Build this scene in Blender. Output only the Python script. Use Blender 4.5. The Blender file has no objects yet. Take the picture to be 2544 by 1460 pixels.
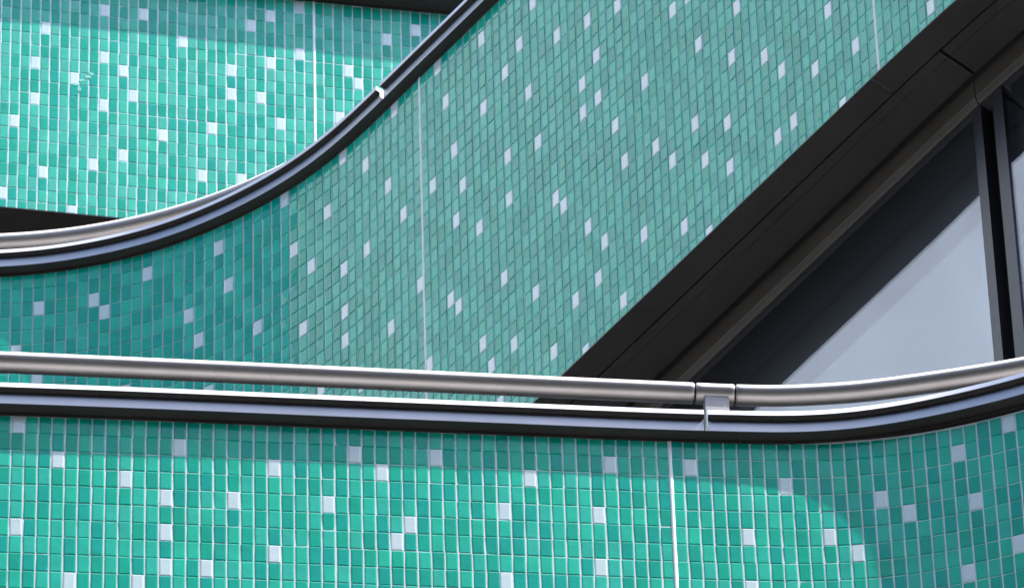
import bpy, math, random
from mathutils import Vector, Matrix

random.seed(11)
sc = bpy.context.scene
COL = sc.collection

# ------------------------------------------------------------------ camera, sky, sun, exposure
# long lens from the pavement: PHI upward pitch, FPX focal length in photo pixels (photo 2544 wide), ROLL
PHI, FPX, ROLL, ROW = 0.899594, 27044.1, -0.033808, 0.049612

r0 = Vector((1, 0, 0)); u0 = Vector((0, -math.sin(PHI), math.cos(PHI))); fw = Vector((0, math.cos(PHI), math.sin(PHI)))
cr, sr = math.cos(ROLL), math.sin(ROLL)
right = r0 * cr + u0 * sr
up = u0 * cr - r0 * sr
cd = bpy.data.cameras.new('camera'); cam = bpy.data.objects.new('camera', cd); COL.objects.link(cam)
m = Matrix.Identity(4)
for i in range(3):
    m[i][0], m[i][1], m[i][2] = right[i], up[i], -fw[i]
cam.matrix_world = m
cd.sensor_width = 36; cd.lens = FPX / 2544 * 36
cd.clip_start = .5; cd.clip_end = 3000
cd.dof.use_dof = True; cd.dof.focus_distance = 21.8; cd.dof.aperture_fstop = 32
sc.camera = cam

SUN_EL, SUN_AZ = math.radians(63), math.radians(17.5)        # azimuth turned from +x towards the camera
sun_dir = Vector((math.cos(SUN_AZ) * math.cos(SUN_EL), -math.sin(SUN_AZ) * math.cos(SUN_EL), math.sin(SUN_EL)))
w = bpy.data.worlds.new('World'); sc.world = w; w.use_nodes = True
wn, wl = w.node_tree.nodes, w.node_tree.links
bg = wn['Background']; bg.inputs['Strength'].default_value = .15
sky = wn.new('ShaderNodeTexSky'); sky.sky_type = 'NISHITA'; sky.sun_disc = False
sky.sun_elevation = SUN_EL; sky.sun_rotation = math.atan2(sun_dir.x, sun_dir.y)
sky.air_density = 1.0; sky.dust_density = 1.6; sky.ozone_density = .4
wl.new(sky.outputs[0], bg.inputs['Color'])
sd = bpy.data.lights.new('sun', 'SUN'); sd.energy = 2.95; sd.angle = math.radians(.5); sd.color = (1, .97, .93)
sun = bpy.data.objects.new('sun', sd); COL.objects.link(sun)
sun.rotation_euler = sun_dir.to_track_quat('Z', 'Y').to_euler()
sc.view_settings.view_transform = 'Standard'; sc.view_settings.look = 'None'
sc.view_settings.gamma = 1; sc.view_settings.use_curve_mapping = False
sc.view_settings.exposure = 1.63

# ------------------------------------------------------------------ materials
def mat(name, base, rough=.5, metal=0., spec=.5, bump=0., bscale=200., var=0., vscale=30., stretch=(1, 1, 1), dirt=None):
    mt = bpy.data.materials.new(name); mt.use_nodes = True
    n, l = mt.node_tree.nodes, mt.node_tree.links
    p = n['Principled BSDF']
    p.inputs['Base Color'].default_value = (*base, 1); p.inputs['Roughness'].default_value = rough
    p.inputs['Metallic'].default_value = metal; p.inputs['Specular IOR Level'].default_value = spec
    geo = n.new('ShaderNodeNewGeometry')
    mp = n.new('ShaderNodeMapping'); mp.inputs['Scale'].default_value = stretch
    l.new(geo.outputs['Position'], mp.inputs['Vector'])
    if var or dirt:
        nz = n.new('ShaderNodeTexNoise'); nz.inputs['Scale'].default_value = vscale; nz.inputs['Detail'].default_value = 5
        l.new(mp.outputs[0], nz.inputs['Vector'])
        mr = n.new('ShaderNodeMapRange'); mr.inputs['From Min'].default_value = .3; mr.inputs['From Max'].default_value = .7
        mr.inputs['To Min'].default_value = 1 - var; mr.inputs['To Max'].default_value = 1 + var
        l.new(nz.outputs['Fac'], mr.inputs['Value'])
        hsv = n.new('ShaderNodeHueSaturation'); hsv.inputs['Color'].default_value = (*base, 1)
        l.new(mr.outputs[0], hsv.inputs['Value']); last = hsv.outputs[0]
        if dirt:
            nd = n.new('ShaderNodeTexNoise'); nd.inputs['Scale'].default_value = dirt[1]; nd.inputs['Detail'].default_value = 8
            l.new(mp.outputs[0], nd.inputs['Vector'])
            rp = n.new('ShaderNodeMapRange'); rp.inputs['From Min'].default_value = dirt[2]; rp.inputs['From Max'].default_value = dirt[2] + .12
            rp.inputs['To Max'].default_value = dirt[3]; l.new(nd.outputs['Fac'], rp.inputs['Value'])
            mx = n.new('ShaderNodeMix'); mx.data_type = 'RGBA'; mx.inputs['B'].default_value = (*dirt[0], 1)
            l.new(rp.outputs[0], mx.inputs['Factor']); l.new(last, mx.inputs['A']); last = mx.outputs['Result']
        l.new(last, p.inputs['Base Color'])
    if bump:
        nb = n.new('ShaderNodeTexNoise'); nb.inputs['Scale'].default_value = bscale; nb.inputs['Detail'].default_value = 1.5
        l.new(mp.outputs[0], nb.inputs['Vector'])
        b = n.new('ShaderNodeBump'); b.inputs['Strength'].default_value = 1; b.inputs['Distance'].default_value = bump
        l.new(nb.outputs['Fac'], b.inputs['Height']); l.new(b.outputs[0], p.inputs['Normal'])
    return mt

def brushed(name, base, rough, aniso, var=.05, dirt=None):
    mt = mat(name, base, rough, 1., .5, 0, 0, var, 14., dirt=dirt)
    n, l = mt.node_tree.nodes, mt.node_tree.links
    p = n['Principled BSDF']; p.inputs['Anisotropic'].default_value = aniso
    t = n.new('ShaderNodeTangent'); t.direction_type = 'UV_MAP'; t.uv_map = 'along'
    l.new(t.outputs[0], p.inputs['Tangent'])
    return mt

def glass_tile(name, base, rough=.07):
    return mat(name, base, rough, 0, .15, .00035, 45., .09, 22.)

GREEN = [glass_tile('teal_glass_deep', (0, .36, .252)), glass_tile('teal_glass_deep_blue', (0, .36, .275)),
         glass_tile('teal_glass_mid', (0, .39, .264)),
         glass_tile('teal_glass_pale', (.018, .462, .328)), glass_tile('teal_glass_pale_green', (.014, .468, .318)),
         glass_tile('teal_glass_pale_grey', (.026, .452, .334))]
GREEN_A = [glass_tile('teal_glass_bright', (.008, .345, .24)), glass_tile('teal_glass_bright_blue', (.008, .345, .258)), glass_tile('teal_glass_bright_mid', (.012, .37, .255)),
           glass_tile('teal_glass_milky', (.055, .445, .325)), glass_tile('teal_glass_milky_green', (.045, .45, .318)), glass_tile('teal_glass_milky_grey', (.065, .435, .33))]
WHITE = mat('white_glass_tile', (.55, .68, .69), .12, 0, .5, .0002, 45., .03, 60.)
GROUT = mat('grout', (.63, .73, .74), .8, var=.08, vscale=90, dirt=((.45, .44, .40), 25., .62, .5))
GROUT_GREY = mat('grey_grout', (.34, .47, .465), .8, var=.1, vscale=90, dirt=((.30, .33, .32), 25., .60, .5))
SEAL = mat('sealant', (.84, .85, .86), .5, var=.04, vscale=120)
ALU = brushed('brushed_aluminium', (.52, .52, .54), .50, .9)
STEEL = brushed('stainless_steel', (.44, .41, .385), .60, .7, dirt=((.34, .31, .28), 60., .74, .6))
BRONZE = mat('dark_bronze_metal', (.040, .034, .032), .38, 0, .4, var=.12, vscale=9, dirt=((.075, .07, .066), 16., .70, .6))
BRONZE_L = mat('bronze_sill_metal', (.085, .075, .064), .5, .1, .5, var=.1, vscale=8)
BLACK = mat('black_gasket', (.012, .012, .012), .6, 0, .3)
FRAME = mat('anthracite_frame', (.022, .022, .028), .42, 0, .5, var=.08, vscale=10)
HEAD = mat('black_head_frame', (.016, .017, .018), .34, 0, .4, var=.1, vscale=9)
POST = mat('grey_post_metal', (.30, .29, .29), .45, .4, .5, var=.08, vscale=40)
FASCIA = brushed('anodised_fascia', (.31, .32, .345), .46, .8)
PAVE = mat('grey_paving', (.22, .235, .235), .8, var=.15, vscale=.7)
TOWER = mat('white_render', (.72, .74, .73), .7, var=.10, vscale=.9)
DARKWALL = mat('dark_brick', (.12, .10, .09), .8, var=.2, vscale=.5)
BODY = mat('dark_interior_wall', (.04, .04, .042), .8)
PANE_PALE = mat('pale_far_pane', (.36, .44, .52), .6)
PANE = mat('far_pane', (.05, .07, .09), .6, 0, .4)

def mirror_glass(name, fac, tint, dark):
    mt = bpy.data.materials.new(name); mt.use_nodes = True
    n, l = mt.node_tree.nodes, mt.node_tree.links
    p = n['Principled BSDF']; out = n['Material Output']
    p.inputs['Base Color'].default_value = (*dark, 1); p.inputs['Roughness'].default_value = .4
    g = n.new('ShaderNodeBsdfGlossy'); g.inputs['Color'].default_value = (*tint, 1); g.inputs['Roughness'].default_value = .02
    mx = n.new('ShaderNodeMixShader'); mx.inputs[0].default_value = fac
    l.new(p.outputs[0], mx.inputs[1]); l.new(g.outputs[0], mx.inputs[2]); l.new(mx.outputs[0], out.inputs['Surface'])
    return mt

def clear_glass(name, fac, tint):
    mt = bpy.data.materials.new(name); mt.use_nodes = True
    n, l = mt.node_tree.nodes, mt.node_tree.links
    n.remove(n['Principled BSDF']); out = n['Material Output']
    t = n.new('ShaderNodeBsdfTransparent'); t.inputs['Color'].default_value = (.93, .95, .97, 1)
    g = n.new('ShaderNodeBsdfGlossy'); g.inputs['Color'].default_value = (*tint, 1); g.inputs['Roughness'].default_value = .01
    mx = n.new('ShaderNodeMixShader'); mx.inputs[0].default_value = fac
    l.new(t.outputs[0], mx.inputs[1]); l.new(g.outputs[0], mx.inputs[2]); l.new(mx.outputs[0], out.inputs['Surface'])
    return mt

GLASS_OUT = clear_glass('pane_glass', .10, (.80, .86, 1.0))
GLASS_IN = mirror_glass('inner_pane_glass', .05, (.84, .95, 1.0), (.013, .0125, .0125))

# ------------------------------------------------------------------ helpers
def link(name, me, mt=None, parent=None):
    o = bpy.data.objects.new(name, me); COL.objects.link(o)
    if mt is not None and not me.materials: me.materials.append(mt)
    if parent is not None: o.parent = parent
    return o

def mesh(name, v, f, smooth=False):
    me = bpy.data.meshes.new(name); me.from_pydata([tuple(p) for p in v], [], f)
    if smooth: me.polygons.foreach_set('use_smooth', [True] * len(me.polygons))
    me.update(); return me

def thing(name, label, cat, loc, group=None):
    o = bpy.data.objects.new(name, None); COL.objects.link(o); o.empty_display_size = .2
    o.location = loc; o['label'] = label; o['category'] = cat
    if group: o['group'] = group
    return o

def keep(o, root):
    """parent o (built in world coordinates) to a root standing at its own place"""
    o.parent = root; o.matrix_parent_inverse = Matrix.Translation(-root.location)
    return o

def box(v, f, x0, x1, y0, y1, z0, z1):
    b = len(v)
    v += [(x, y, z) for z in (z0, z1) for (x, y) in ((x0, y0), (x1, y0), (x1, y1), (x0, y1))]
    f += [tuple(b + i for i in q) for q in ((3, 2, 1, 0), (4, 5, 6, 7), (0, 1, 5, 4), (1, 2, 6, 5), (2, 3, 7, 6), (3, 0, 4, 7))]

# ------------------------------------------------------------------ the three wavy bands (plan curves in tile columns of 25 mm)
WALLS = {
    'A': dict(q=[-1.27145, 16.61055, 22.05869, -0.15603, -0.17329, -0.17311, -0.14845], K=[0, 15, 30, 45], k0=-8, k1=54),
    'B': dict(q=[-1.14136, 15.06478, 19.04168, 0.00386, 0.14884, 0.26123, 0.42076, 0.53741, 0.62264, 0.73378, 0.82335, 0.85859, 0.846, 0.857, 0.857, 0.857, 0.857, 0.79], K=[0, 6, 12, 18, 24, 28, 32, 36, 42, 50, 60, 72, 88, 103, 118], k0=-8, k1=124),
    'C': dict(q=[-0.93608, 12.72017, 15.65352, -0.08602, -0.09832, -0.09471, -0.09702, -0.07654, -0.06259, 0.07952, 0.21031, 0.34871], K=[0, 15, 30, 45, 52, 58, 64, 70, 78], k0=-8, k1=86),
}
WHITES = {
    "A":[[0,13],[1,7],[3,2],[3,5],[4,-1],[4,11],[7,3],[7,14],[9,10],[10,-3],[10,1],[10,5],[12,2],[12,9],[13,4],[14,-3],[16,7],[18,-1],[20,10],[21,6],[23,1],[23,3],[24,10],[25,-3],[26,3],[27,-4],[27,0],[28,5],[30,-5],[30,-1],[34,4],[35,0],[36,-6],[36,1],[39,-3],[42,-4]],
    "B":[[1,4],[3,1],[3,6],[8,1],[9,2],[11,8],[13,0],[17,4],[18,6],[19,10],[20,0],[21,3],[24,7],[27,-1],[28,3],[29,9],[30,5],[31,14],[32,2],[34,-1],[34,7],[34,10],[34,12],[36,16],[37,1],[37,7],[40,4],[40,14],[41,-1],[42,7],[44,13],[45,19],[46,7],[47,-1],[48,2],[48,16],[49,6],[49,11],[49,17],[50,9],[52,13],[52,21],[53,0],[53,5],[53,23],[54,26],[55,18],[56,4],[56,10],[56,13],[56,23],[58,3],[59,7],[59,21],[60,1],[60,11],[61,26],[62,16],[63,5],[63,17],[64,24],[65,28],[66,10],[66,12],[66,20],[67,6],[67,24],[68,9],[68,12],[68,22],[70,15],[70,27],[71,7],[71,18],[73,24],[74,14],[75,19],[77,21],[78,11],[78,26],[80,11],[80,20],[81,15],[81,23],[81,28],[84,22],[84,25],[85,18],[86,15],[89,20],[90,26],[91,22],[92,26],[95,24],[97,21],[98,28],[100,25],[109,27]],
    "C":[[0,-1],[0,5],[3,1],[4,8],[8,2],[9,8],[11,3],[11,5],[11,7],[12,0],[14,7],[16,3],[19,1],[19,6],[23,3],[25,0],[27,1],[28,5],[29,4],[31,0],[36,3],[36,7],[38,1],[43,3],[43,6],[44,0],[50,0],[54,4],[54,7],[57,1],[60,4],[62,5],[64,2],[66,3],[70,0],[70,7],[71,3],[74,-1],[74,6]]}

TW = .025

class Wall:
    def __init__(s, d):
        s.k0, s.k1 = d['k0'], d['k1']; s.K = d['K']; s.A = d['q'][3:]; s.z0 = d['q'][2]
        pts = {0: Vector((d['q'][0], d['q'][1]))}
        for k in range(0, s.k1):
            a = s.ang(k + .5); pts[k + 1] = pts[k] + Vector((math.cos(a), -math.sin(a))) * TW
        for k in range(0, s.k0, -1):
            a = s.ang(k - .5); pts[k - 1] = pts[k] - Vector((math.cos(a), -math.sin(a))) * TW
        s.P = pts
    def ang(s, k):
        return sum(s.knot(k + d) for d in (-3, -1.5, 0, 1.5, 3)) / 5
    def knot(s, k):
        K, A = s.K, s.A
        if k <= K[0]: return A[0]
        for i in range(len(K) - 1):
            if k <= K[i + 1]:
                t = (k - K[i]) / (K[i + 1] - K[i]); return A[i] * (1 - t) + A[i + 1] * t
        return A[-1]
    def n(s, k):
        a = s.ang(k); return Vector((-math.sin(a), -math.cos(a)))
    def p(s, k, o=0.):
        i = int(math.floor(k)); i = max(s.k0, min(s.k1 - 1, i)); t = k - i
        return s.P[i] * (1 - t) + s.P[i + 1] * t + s.n(k) * o
    def at(s, k, o, r, dz=0.):
        q = s.p(k, o); return Vector((q.x, q.y, s.z0 - r * ROW + dz))
    def frame(s, k):
        a = s.ang(k); return Vector((math.cos(a), -math.sin(a), 0)), Vector((-math.sin(a), -math.cos(a), 0))

W = {k: Wall(d) for k, d in WALLS.items()}

def ks(k0, k1, step=1.):
    n = max(1, int(math.ceil((k1 - k0) / step))); return [k0 + (k1 - k0) * i / n for i in range(n + 1)]

def sweep(name, wl, prof, k0, k1, rf, closed=True, caps=True, step=1., smooth=True):
    """run a profile of (out mm, up mm) points along a wall; rf(k) = row the profile stands on. every facet is a strip of its own"""
    K = ks(k0, k1, step); v, f = [], []
    n = len(prof); segs = n if closed else n - 1
    for j in range(segs):
        (oa, za), (ob, zb) = prof[j], prof[(j + 1) % n]
        b = len(v)
        for k in K:
            r = rf(k); v.append(wl.at(k, oa / 1e3, r, za / 1e3)); v.append(wl.at(k, ob / 1e3, r, zb / 1e3))
        for i in range(len(K) - 1):
            f.append((b + 2 * i, b + 2 * i + 2, b + 2 * i + 3, b + 2 * i + 1))
    ns = len(f)
    if closed and caps:
        for k, rev in ((K[0], 0), (K[-1], 1)):
            b = len(v); v += [wl.at(k, o / 1e3, rf(k), z / 1e3) for o, z in prof]
            q = list(range(b, b + n)); f.append(tuple(reversed(q)) if rev else tuple(q))
    me = mesh(name, v, f)
    if smooth: me.polygons.foreach_set('use_smooth', [i < ns for i in range(len(f))])
    uv = me.uv_layers.new(name='along'); nk = len(K); L = []
    for i, q in enumerate(f):
        for x in q:
            L += [0., 0.] if i >= ns else [K[(x % (2 * nk)) // 2] * TW, (x // (2 * nk)) * .02 + (x % 2) * .01]
    uv.data.foreach_set('uv', L)
    return me

def tube(name, pts, rad, seg=28, caps=True):
    v, f = [], []
    n = len(pts)
    for i, p in enumerate(pts):
        d = (pts[min(n - 1, i + 1)] - pts[max(0, i - 1)]).normalized()
        e = Vector((0, 0, 1)); e = (e - d * e.dot(d)).normalized(); c = d.cross(e)
        rr = rad[i] if isinstance(rad, list) else rad
        for j in range(seg):
            t = 2 * math.pi * j / seg; v.append(p + (e * math.cos(t) + c * math.sin(t)) * rr)
    for i in range(n - 1):
        for j in range(seg):
            f.append((i * seg + j, i * seg + (j + 1) % seg, (i + 1) * seg + (j + 1) % seg, (i + 1) * seg + j))
    ns = len(f)
    if caps:
        f.append(tuple(reversed(range(seg)))); f.append(tuple((n - 1) * seg + j for j in range(seg)))
    me = mesh(name, v, f); me.polygons.foreach_set('use_smooth', [i < ns for i in range(len(f))])
    uv = me.uv_layers.new(name='along'); L = []
    for i, q in enumerate(f):
        for x in q:
            L += [0., 0.] if i >= ns else [(x // seg) * .03, ((x % seg) if not (x % seg == 0 and any(y % seg == seg - 1 for y in q)) else seg) * .005]
    uv.data.foreach_set('uv', L)
    return me

# ------------------------------------------------------------------ tiles
GAPV, GAPH = .0030, .0014
HW, HH = (TW - GAPV) / 2, (ROW - GAPH) / 2
def tile_verts(cor, bev=.0023, top=.0009, low=.00035):
    """cor: four corners (x along, z up) ccw from lower left; returns verts (x, out, z) and faces of a slab with a softly sloped rim"""
    cx = sum(c[0] for c in cor) / 4; cz = sum(c[1] for c in cor) / 4
    def inset(c):
        return (c[0] + math.copysign(min(bev, abs(cx - c[0]) * .6), cx - c[0]), c[1] + math.copysign(min(bev, abs(cz - c[1]) * .6), cz - c[1]))
    v = [(c[0], -.001, c[1]) for c in cor] + [(c[0], low, c[1]) for c in cor] + [(inset(c)[0], top, inset(c)[1]) for c in cor]
    f = [(8, 9, 10, 11)]
    for i in range(4):
        j = (i + 1) % 4
        f += [(4 + i, 4 + j, 8 + j, 8 + i), (i, j, 4 + j, 4 + i)]
    return v, f
FULL = [(-HW, -HH), (HW, -HH), (HW, HH), (-HW, HH)]
TILE_ME = {}
for key, green in (('', GREEN), ('A', GREEN_A)):
    for i, mt in enumerate(green + [WHITE]):
        v, f = tile_verts(FULL)
        me = mesh('tile', v, f); me.materials.append(mt); TILE_ME[key, i] = me

def proj(p):
    q = Vector(p); d = q.dot(fw); return 1272 + FPX * q.dot(right) / d, 730 - FPX * q.dot(up) / d

SHEET = {}
def tile_matrix(wl, k, r, jit=True):
    c = (wl.p(k) + wl.p(k + 1)) / 2
    d = wl.p(k + 1) - wl.p(k); t = Vector((d.x, d.y, 0)).normalized(); n = Vector((t.y, -t.x, 0))
    mm = Matrix(((t.x, n.x, 0, c.x), (t.y, n.y, 0, c.y), (0, 0, 1, wl.z0 - (r + .5) * ROW), (0, 0, 0, 1)))
    g = random.gauss
    j = Matrix.Translation((g(0, .00025), g(0, .00006), g(0, .00025)))
    key = (id(wl), k // 12, r // 6)                     # tiles come on paper sheets of 12 by 6, each laid a touch off
    if key not in SHEET: SHEET[key] = (g(0, .0003), g(0, .0005), g(0, .25), g(0, .2))
    sh = SHEET[key]; j = j @ Matrix.Translation((sh[0], 0, sh[1])) @ Matrix.Rotation(math.radians(sh[2]), 4, 'Z') @ Matrix.Rotation(math.radians(sh[3]), 4, 'X')
    j = j @ Matrix.Rotation(math.radians(g(0, .5)), 4, 'Z') @ Matrix.Rotation(math.radians(g(0, .40)), 4, 'X') @ Matrix.Rotation(math.radians(g(0, .25)), 4, 'Y')
    return mm @ j

def lay_tiles(wl, root, whites, ra, rb, joints, kmin, kmax, key):
    key = 'A' if key == 'A' else ''; green = GREEN_A if key else GREEN
    whites = {tuple(c) for c in whites}
    cells = []
    last = {}
    for k in range(kmin, kmax):
        for r in range(int(math.floor(ra)), int(math.ceil(rb))):
            # neighbouring tiles tend to alternate between the deep and the pale glass
            prev = last.get((k - 1, r)); 
            pale = random.random() < (.5 if prev is None else (.36 if prev >= 3 else .62))
            tone = random.choice((3, 4, 5)) if pale else random.choice((0, 1, 2))
            last[(k, r)] = tone
            white = (k, r) in whites
            x, y = proj(wl.at(k + .5, 0, r + .5))
            if not (-10 < x < 2554 and -10 < y < 1470) and random.random() < .035: white = True
            cut = r + 1 > rb + .02 or r < ra - .02
            ax, ay = proj(wl.at(k, 0, r)); bx, by = proj(wl.at(k + 1, 0, r)); hx, hy = proj(wl.at(k, 0, r + 1))
            vis = 15 < x < 2529 and 15 < y < 1445
            cells.append((vis and not cut, abs((bx - ax) * (hy - ay)), k, r, 6 if white else tone, cut))
    greens = sorted([c for c in cells if c[0] and c[4] < 6 and c[3] >= -1 and wl.cover(c[2], c[3])], key=lambda c: -c[1])[:300]
    gset = {(c[2], c[3]) for c in greens}
    sv, sf, sm = [], [], []
    jt = {}
    for vis, area, k, r, tone, cut in cells:
        M = tile_matrix(wl, k, r)
        if not cut and ((k, r) in gset or (tone == 6 and vis)):
            o = link('white_tile' if tone == 6 else 'green_tile', TILE_ME[key, tone], None, root)
            o.matrix_parent_inverse = Matrix.Translation(-root.location); o.matrix_world = M; o.matrix_basis = M
            continue
        v, f = tile_verts(FULL)
        if cut:
            top = HH - max(0, ra - r) * ROW; bot = HH - min(1, rb - r) * ROW + .0006
            bot = max(-HH, bot)
            if top - bot < .003: continue
            v, f = tile_verts([(-HW, bot), (HW, bot), (HW, top), (-HW, top)])
        b = len(sv); sv += [M @ Vector(p) for p in v]; sf += [tuple(b + i for i in q) for q in f]; sm += [tone] * len(f)
    me = mesh('tile_field', sv, sf)
    for mt in green + [WHITE]: me.materials.append(mt)
    me.polygons.foreach_set('material_index', sm)
    o = link('tile_field', me); keep(o, root); o['kind'] = 'stuff'

# visible windows of each band (which cells are not behind another band), for choosing the tiles built one by one
W['A'].cover = lambda k, r: k < 30 and r < 13 - max(0, k - 12) * .45
W['B'].cover = lambda k, r: proj(W['B'].at(k + .5, 0, r + 1))[1] < 885
W['C'].cover = lambda k, r: r >= -1

def core(wl, root, ra, rb, k0, k1, mt, depth=50):
    h = (rb - ra) * ROW * 1e3
    o = link('grout_bed', sweep('grout_bed', wl, [(0, 0), (0, h), (-depth, h), (-depth, 0)], k0, k1, lambda k: rb), mt); keep(o, root)

def joint(wl, root, k, ra, rb, wmm):
    t, n = wl.frame(k); c = wl.at(k, .0002, ra); v, f = [], []
    rows = int((rb - ra) * 2)
    for i in range(rows + 1):
        z = -(rb - ra) * ROW * i / rows; wd = wmm / 2e3 * random.uniform(.88, 1.12)
        for s_, o_ in ((-wd, .0), (-wd * .6, .0016), (wd * .6, .0016), (wd, .0)):
            v.append(c + t * s_ + n * o_ + Vector((0, 0, z)))
    for i in range(rows):
        for j in range(3): f.append((4 * i + j, 4 * i + j + 1, 4 * i + j + 5, 4 * i + j + 4))
    keep(link('sealant_joint', mesh('sealant_joint', v, f, True), SEAL), root)

def parapet(key, label, ra, rb, joints, cap, fascia, shade_prof, flash, caps_k, flash_k, rtop=None):
    wl = W[key]; c = wl.at(45, 0, rb)
    root = thing('mosaic_parapet', label, 'parapet wall', c, 'curved mosaic parapets stacked up the facade')
    rt = rtop or (lambda k: ra)
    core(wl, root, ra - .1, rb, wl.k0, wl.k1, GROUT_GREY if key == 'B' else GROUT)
    lay_tiles(wl, root, WHITES[key], ra, rb, joints, wl.k0, wl.k1, key)
    for k, wmm in joints: joint(wl, root, k, ra, rb, wmm)
    for a, b in caps_k: keep(link('coping_cap', sweep('coping_cap', wl, cap, a, b, rt, step=.5), ALU), root)
    for a, b in caps_k: keep(link('shade_strip', sweep('shade_strip', wl, shade_prof, a, b, rt, step=.5), BRONZE), root)  # dark strip added under the lip, underside shade put into its colour
    for a, b in caps_k: keep(link('coping_fascia', sweep('coping_fascia', wl, fascia, a, b, rt, step=.5), FASCIA), root)
    for a, b in flash_k: keep(link('drip_flashing', sweep('drip_flashing', wl, flash, a, b, rt, step=.5), BRONZE), root)
    return root

# profile of the drip flashing (bronze trim, underside shade put into its dark tone) and of the metal cap above it, in mm out of the tile face and above the top course
FLASH = [(3, 0), (3, 7), (21, 8.4), (22, 8.6), (22, 9.8), (0, 10.2), (-60, 10.2), (-60, 4), (-4, 4), (-4, 0)]
def cap_profile(s=1., lip=13.):
    return [(31 * s, 46.2), (31.6 * s, 46.8), (31.6 * s, 45.6 + lip), (31 * s, 46.4 + lip), (-330, 47.4 + lip), (-330, 46.2)]
def shade_strip_profile(s=1.):
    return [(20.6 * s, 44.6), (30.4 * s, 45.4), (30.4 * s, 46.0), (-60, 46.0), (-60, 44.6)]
def fascia_profile(s=1.):
    return [(21 * s, 10.0), (20.8 * s, 44.4), (-60, 44.4), (-60, 10.4), (0, 10.4)]
CAP_TOP = 59.0

parapet('A', 'topmost mosaic band, sunlit pale green with white tiles, shadowed along its top edge', -5.1, 14.63, [(32, 7.5)],
        cap_profile(1.95), fascia_profile(1.9), shade_strip_profile(1.9), [(o * (2.2 if o > 5 else 1), z) for o, z in FLASH], [(-8, 54)], [(-8, 54)])
parapet('B', 'middle mosaic band sweeping from lower left up to the top edge, entirely in shade', -1.0, 28.5, [(45, 8), (103, 8)],
        cap_profile(1., 12.), fascia_profile(), shade_strip_profile(), FLASH, [(-8, 40.55), (41.05, 124)], [(-8, 44.6), (44.62, 102.9), (102.92, 124)])
RTC = lambda k: -1.0 - .3 * (lambda t: t * t * (3 - 2 * t))(min(1, max(0, (k - 56) / 17)))
parapet('C', 'lowest mosaic band along the bottom, sunlit at left and shaded where it curves at right', -1.0, 13.0, [(49, 8.5)],
        cap_profile(), fascia_profile(), shade_strip_profile(), FLASH, [(-8, 51.58), (51.88, 86)], [(-8, 49.1), (49.12, 54.3), (54.32, 86)], RTC)

# a small splash of lime on the sunlit top band
wa = W['A']; t, n = wa.frame(8); v, f = [], []
for kx, rx, sx, sz in ((7.7, 4.0, .010, .006), (8.3, 3.6, .012, .007), (8.9, 3.3, .014, .010), (9.2, 3.0, .010, .007), (8.0, 4.4, .006, .012)):
    c = wa.at(kx, .0016, rx); b = len(v); m_ = 9
    v += [c + t * math.cos(2 * math.pi * i / m_) * sx * random.uniform(.4, 1.1) + Vector((0, 0, math.sin(2 * math.pi * i / m_) * sz * random.uniform(.4, 1.1))) for i in range(m_)]
    f.append(tuple(range(b, b + m_)))
keep(link('lime_splash', mesh('lime_splash', v, f), mat('lime_stain', (.12, .50, .41), .7, var=.25, vscale=120)), bpy.data.objects['mosaic_parapet'])

# ------------------------------------------------------------------ handrails: tube, sleeve and post
def ray_at(px, py, z):
    d = (fw + right * ((px - 1272) / FPX) - up * ((py - 730) / FPX)); return d * (z / d.z)

def polyline(P, k0, k1, n):
    """Catmull-Rom through the points P between parameters k0 and k1"""
    out = []
    for i in range(n + 1):
        u = k0 + (k1 - k0) * i / n; j = max(0, min(len(P) - 2, int(math.floor(u)))); t = u - j
        a, b = P[max(0, j - 1)], P[j]; c, d = P[j + 1], P[min(len(P) - 1, j + 2)]
        out.append(((b * 2) + (c - a) * t + (a * 2 - b * 5 + c * 4 - d) * t * t + (b * 3 - a - c * 3 + d) * t ** 3) * .5)
    return out

def chamfer_tube(name, pts, r, c=.0022):
    e0 = (pts[1] - pts[0]).normalized() * c; e1 = (pts[-1] - pts[-2]).normalized() * c
    P = [pts[0], pts[0] + e0] + pts[1:-1] + [pts[-1] - e1, pts[-1]]
    return tube(name, P, [r - c * .8] + [r] * (len(P) - 2) + [r - c * .8])

zC = W['C'].z0 + 1.0 * ROW + CAP_TOP / 1e3; RAIL_H, RAIL_IN = .31, .18
hr = thing('handrail', 'round steel handrail with sleeve and post in front of lowest mosaic band', 'handrail', W['C'].at(52, -RAIL_IN, -1, .06), 'steel handrails above the copings')
zr = zC + RAIL_H
TR = [(-160, 893.2), (0, 899.3), (400, 916.7), (900, 939.5), (1336, 959.5), (1644, 973.2), (1828, 981.0), (1963, 982.2), (2132, 972.5), (2298, 952), (2470, 926), (2620, 899)]
RP = [ray_at(x, y, zr) for x, y in TR]
def upar(px):
    for i in range(len(TR) - 1):
        if px <= TR[i + 1][0]: return i + (px - TR[i][0]) / (TR[i + 1][0] - TR[i][0])
RAD = .0207
keep(link('rail_tube', chamfer_tube('rail_tube', polyline(RP, 0, upar(1712), 90), RAD), STEEL), hr)
keep(link('rail_sleeve', chamfer_tube('rail_sleeve', polyline(RP, upar(1716.5), upar(1822.5), 8), RAD), STEEL), hr)
keep(link('rail_tube', chamfer_tube('rail_tube', polyline(RP, upar(1827), len(TR) - 1, 60), RAD), STEEL), hr)
keep(link('inner_spigot', tube('inner_spigot', polyline(RP, upar(1700), upar(1840), 4), RAD - .0035), BLACK), hr)
pa, pb = polyline(RP, upar(1737), upar(1806), 1)
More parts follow.
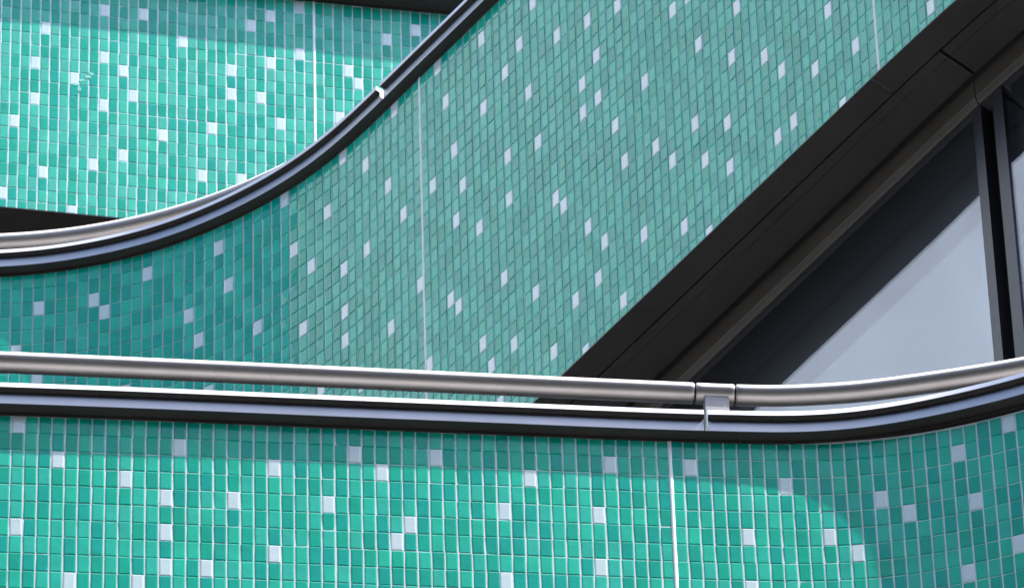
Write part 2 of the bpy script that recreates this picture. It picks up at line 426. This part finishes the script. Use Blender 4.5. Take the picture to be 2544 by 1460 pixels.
def plate(name, a, b, z0_, z1_, th, mt, root):
    t = (b - a); t.z = 0; t.normalize(); nn = Vector((t.y, -t.x, 0)) * th / 2; v, f = [], []
    ch = t * .0015
    for z in (z0_, z1_):
        for p in (a + nn + ch, b + nn - ch, b + nn * .85, b - nn, a - nn, a + nn * .85): v.append((p.x, p.y, z))
    f = [tuple(reversed(range(6))), tuple(range(6, 12))] + [(i, (i + 1) % 6, 6 + (i + 1) % 6, 6 + i) for i in range(6)]
    return keep(link(name, mesh(name, v, f), mt), root)
plate('post', pa, pb, zC - .08, zr - .010, .022, POST, hr)

zB = W['B'].z0 + 1.0 * ROW + .058
hb = thing('handrail', 'round steel handrail curving behind the coping of middle mosaic band', 'handrail', W['B'].at(10, -RAIL_IN, -1, .06), 'steel handrails above the copings')
pts = [W['B'].at(k, -RAIL_IN, -1.0, .058 + .296) for k in ks(-8, 124, .7)]
keep(link('rail_tube', tube('rail_tube', pts, RAD), STEEL), hb)
for k in (-4, 60, 118):
    a, b = W['B'].at(k - 1, -RAIL_IN, -1), W['B'].at(k + 1, -RAIL_IN, -1)
    plate('post', a, b, zB - .02, zB + .285, .022, POST, hb)

# ------------------------------------------------------------------ dark soffit cladding under the middle band, and the window set back below it
wb = W['B']; RB = 28.5; rbf = lambda k: RB
so = thing('soffit_cladding', 'dark bronze soffit panels and reveals along the underside of middle mosaic band', 'soffit', wb.at(80, -.1, RB))
def strip(name, prof, a, b, mt, root=so, wl=wb, rf=rbf, step=1.):
    return keep(link(name, sweep(name, wl, prof, a, b, rf, step=step), mt), root)
for a, b in ((-8, 43.9), (44, 101.95), (102.05, 124)):
    strip('edge_panel', [(1.5, -1), (1.2, -3), (-58, -3), (-58.6, -2), (-58.6, 9), (1.5, -.6)], a, b, BRONZE)
for a, b in ((-8, 49.7), (49.9, 107.65), (107.9, 124)):
    strip('soffit_panel', [(-62, 9), (-62.4, -2), (-63, -3), (-84, -3), (-86, -1.8), (-154, -1.8), (-155, -1), (-155, 9)], a, b, BRONZE)
strip('shadow_gap', [(-50, 10.5), (-171, 10.5), (-171, 14), (-50, 14)], -8, 124, BLACK)
for a, b in ((-8, 48.9), (49, 106.9), (107.0, 124)):
    strip('head_flashing', [(-172, 10), (-172, -44), (-173, -46), (-177, -61), (-179, -62), (-183, -62), (-183, 10)], a, b, BRONZE_L)
strip('slab_lining', [(-125, 30), (-2600, 30), (-2600, 230), (-125, 230)], -8, 124, BODY, step=4)

wi = thing('window', 'tall strip window under the dark soffit at right, mirroring a pale sky', 'window', wb.at(90, -.38, RB, -1.4))
for a, b in ((-8, 43.95), (47.6, 106.05), (109.7, 124)):      # panes between the mullions
    strip('pane', [(-185, -40), (-185, -1750), (-188, -1750), (-188, -40)], a, b, GLASS_OUT, wi)
    strip('inner_pane', [(-209, -40), (-209, -1750), (-212, -1750), (-212, -40)], a, b, GLASS_IN, wi)
strip('bottom_rail', [(-190, -1740), (-190, -1800), (-260, -1800), (-260, -1740)], -8, 124, FRAME, wi)
for c in (45.77, 107.87):
    for a, b in ((c - 1.82, c - .78), (c + .6, c + 1.82)):
        strip('mullion', [(-181, -64), (-181, -1745), (-183, -1745), (-260, -1745), (-260, -64)], a, b, FRAME, wi, step=.5)
    strip('mullion_core', [(-212, -50), (-212, -1745), (-260, -1745), (-260, -50)], c - .78, c + .6, BLACK, wi, step=.5)

# dark soffit below the top band
sa = thing('soffit_cladding', 'flat dark soffit under the topmost mosaic band at far left', 'soffit', W['A'].at(5, -.1, 14.63))
raf = lambda k: 14.63
strip('edge_panel', [(1.5, -1), (1.2, -3), (-600, -3), (-600, 9), (1.5, -.6)], -8, 54, BRONZE, sa, W['A'], raf)
strip('slab_lining', [(-125, 30), (-1500, 30), (-1500, 230), (-125, 230)], -8, 54, BODY, sa, W['A'], raf, 4)
strip('back_panel', [(-600, -4), (-600, -2300), (-620, -2300), (-620, -4)], -8, 54, BODY, sa, W['A'], raf, 4)

# ------------------------------------------------------------------ what stands around: street, own building, neighbours that the tiles and rails mirror
GZ = -1.6
v, f = [], []
box(v, f, -600, 600, -600, 600, GZ - .5, GZ)
g = link('ground', mesh('ground', v, f), PAVE); g['kind'] = 'structure'

def tower(name, label, cat, x0, x1, y0, y1, z1, wallm, side, nx, nz, ww, wh, pm):
    root = thing(name, label, cat, ((x0 + x1) / 2, (y0 + y1) / 2, GZ))
    v, f = [], []; box(v, f, x0, x1, y0, y1, GZ, z1); keep(link('wall', mesh('wall', v, f), wallm), root)
    v, f = [], []; box(v, f, x0 - .15, x1 + .15, y0 - .15, y1 + .15, z1, z1 + .6); keep(link('roof_edge', mesh('roof_edge', v, f), wallm), root)
    v, f = [], []; box(v, f, -ww / 2, ww / 2, -.05, .05, -wh / 2, wh / 2); me = mesh('window', v, f); me.materials.append(pm)
    for i in range(nx):
        for j in range(nz):
            u = (i + .5) / nx; z = GZ + 4 + (min(z1, 42) - GZ - 6) * (j + .5) / nz
            o = link('window', me)
            if side == 'x': M = Matrix.Translation((x1, y0 + (y1 - y0) * u, z)) @ Matrix.Rotation(math.pi / 2, 4, 'Z')
            else: M = Matrix.Translation((x0 + (x1 - x0) * u, y1, z))
            o.parent = root; o.matrix_parent_inverse = Matrix.Translation(-root.location); o.matrix_basis = M
    return root
v, f = [], []
box(v, f, -16, 22, 17.9, 32, GZ, 25)
body = link('office_building', mesh('office_building', v, f), BODY)
body['label'] = 'dark body of the building behind the mosaic bands'; body['category'] = 'building'
tower('white_tower', 'tall plain white tower off to the left, mirrored in the shaded tiles', 'building', -46, -30, 6.9, 30, 64, TOWER, 'x', 6, 10, 1.6, 2.0, PANE_PALE)
tower('brick_building', 'dark brick building across the street, mirrored in the handrail', 'building', -60, 45, -22, -5, 30, DARKWALL, 'y', 18, 9, 1.8, 2.0, PANE)
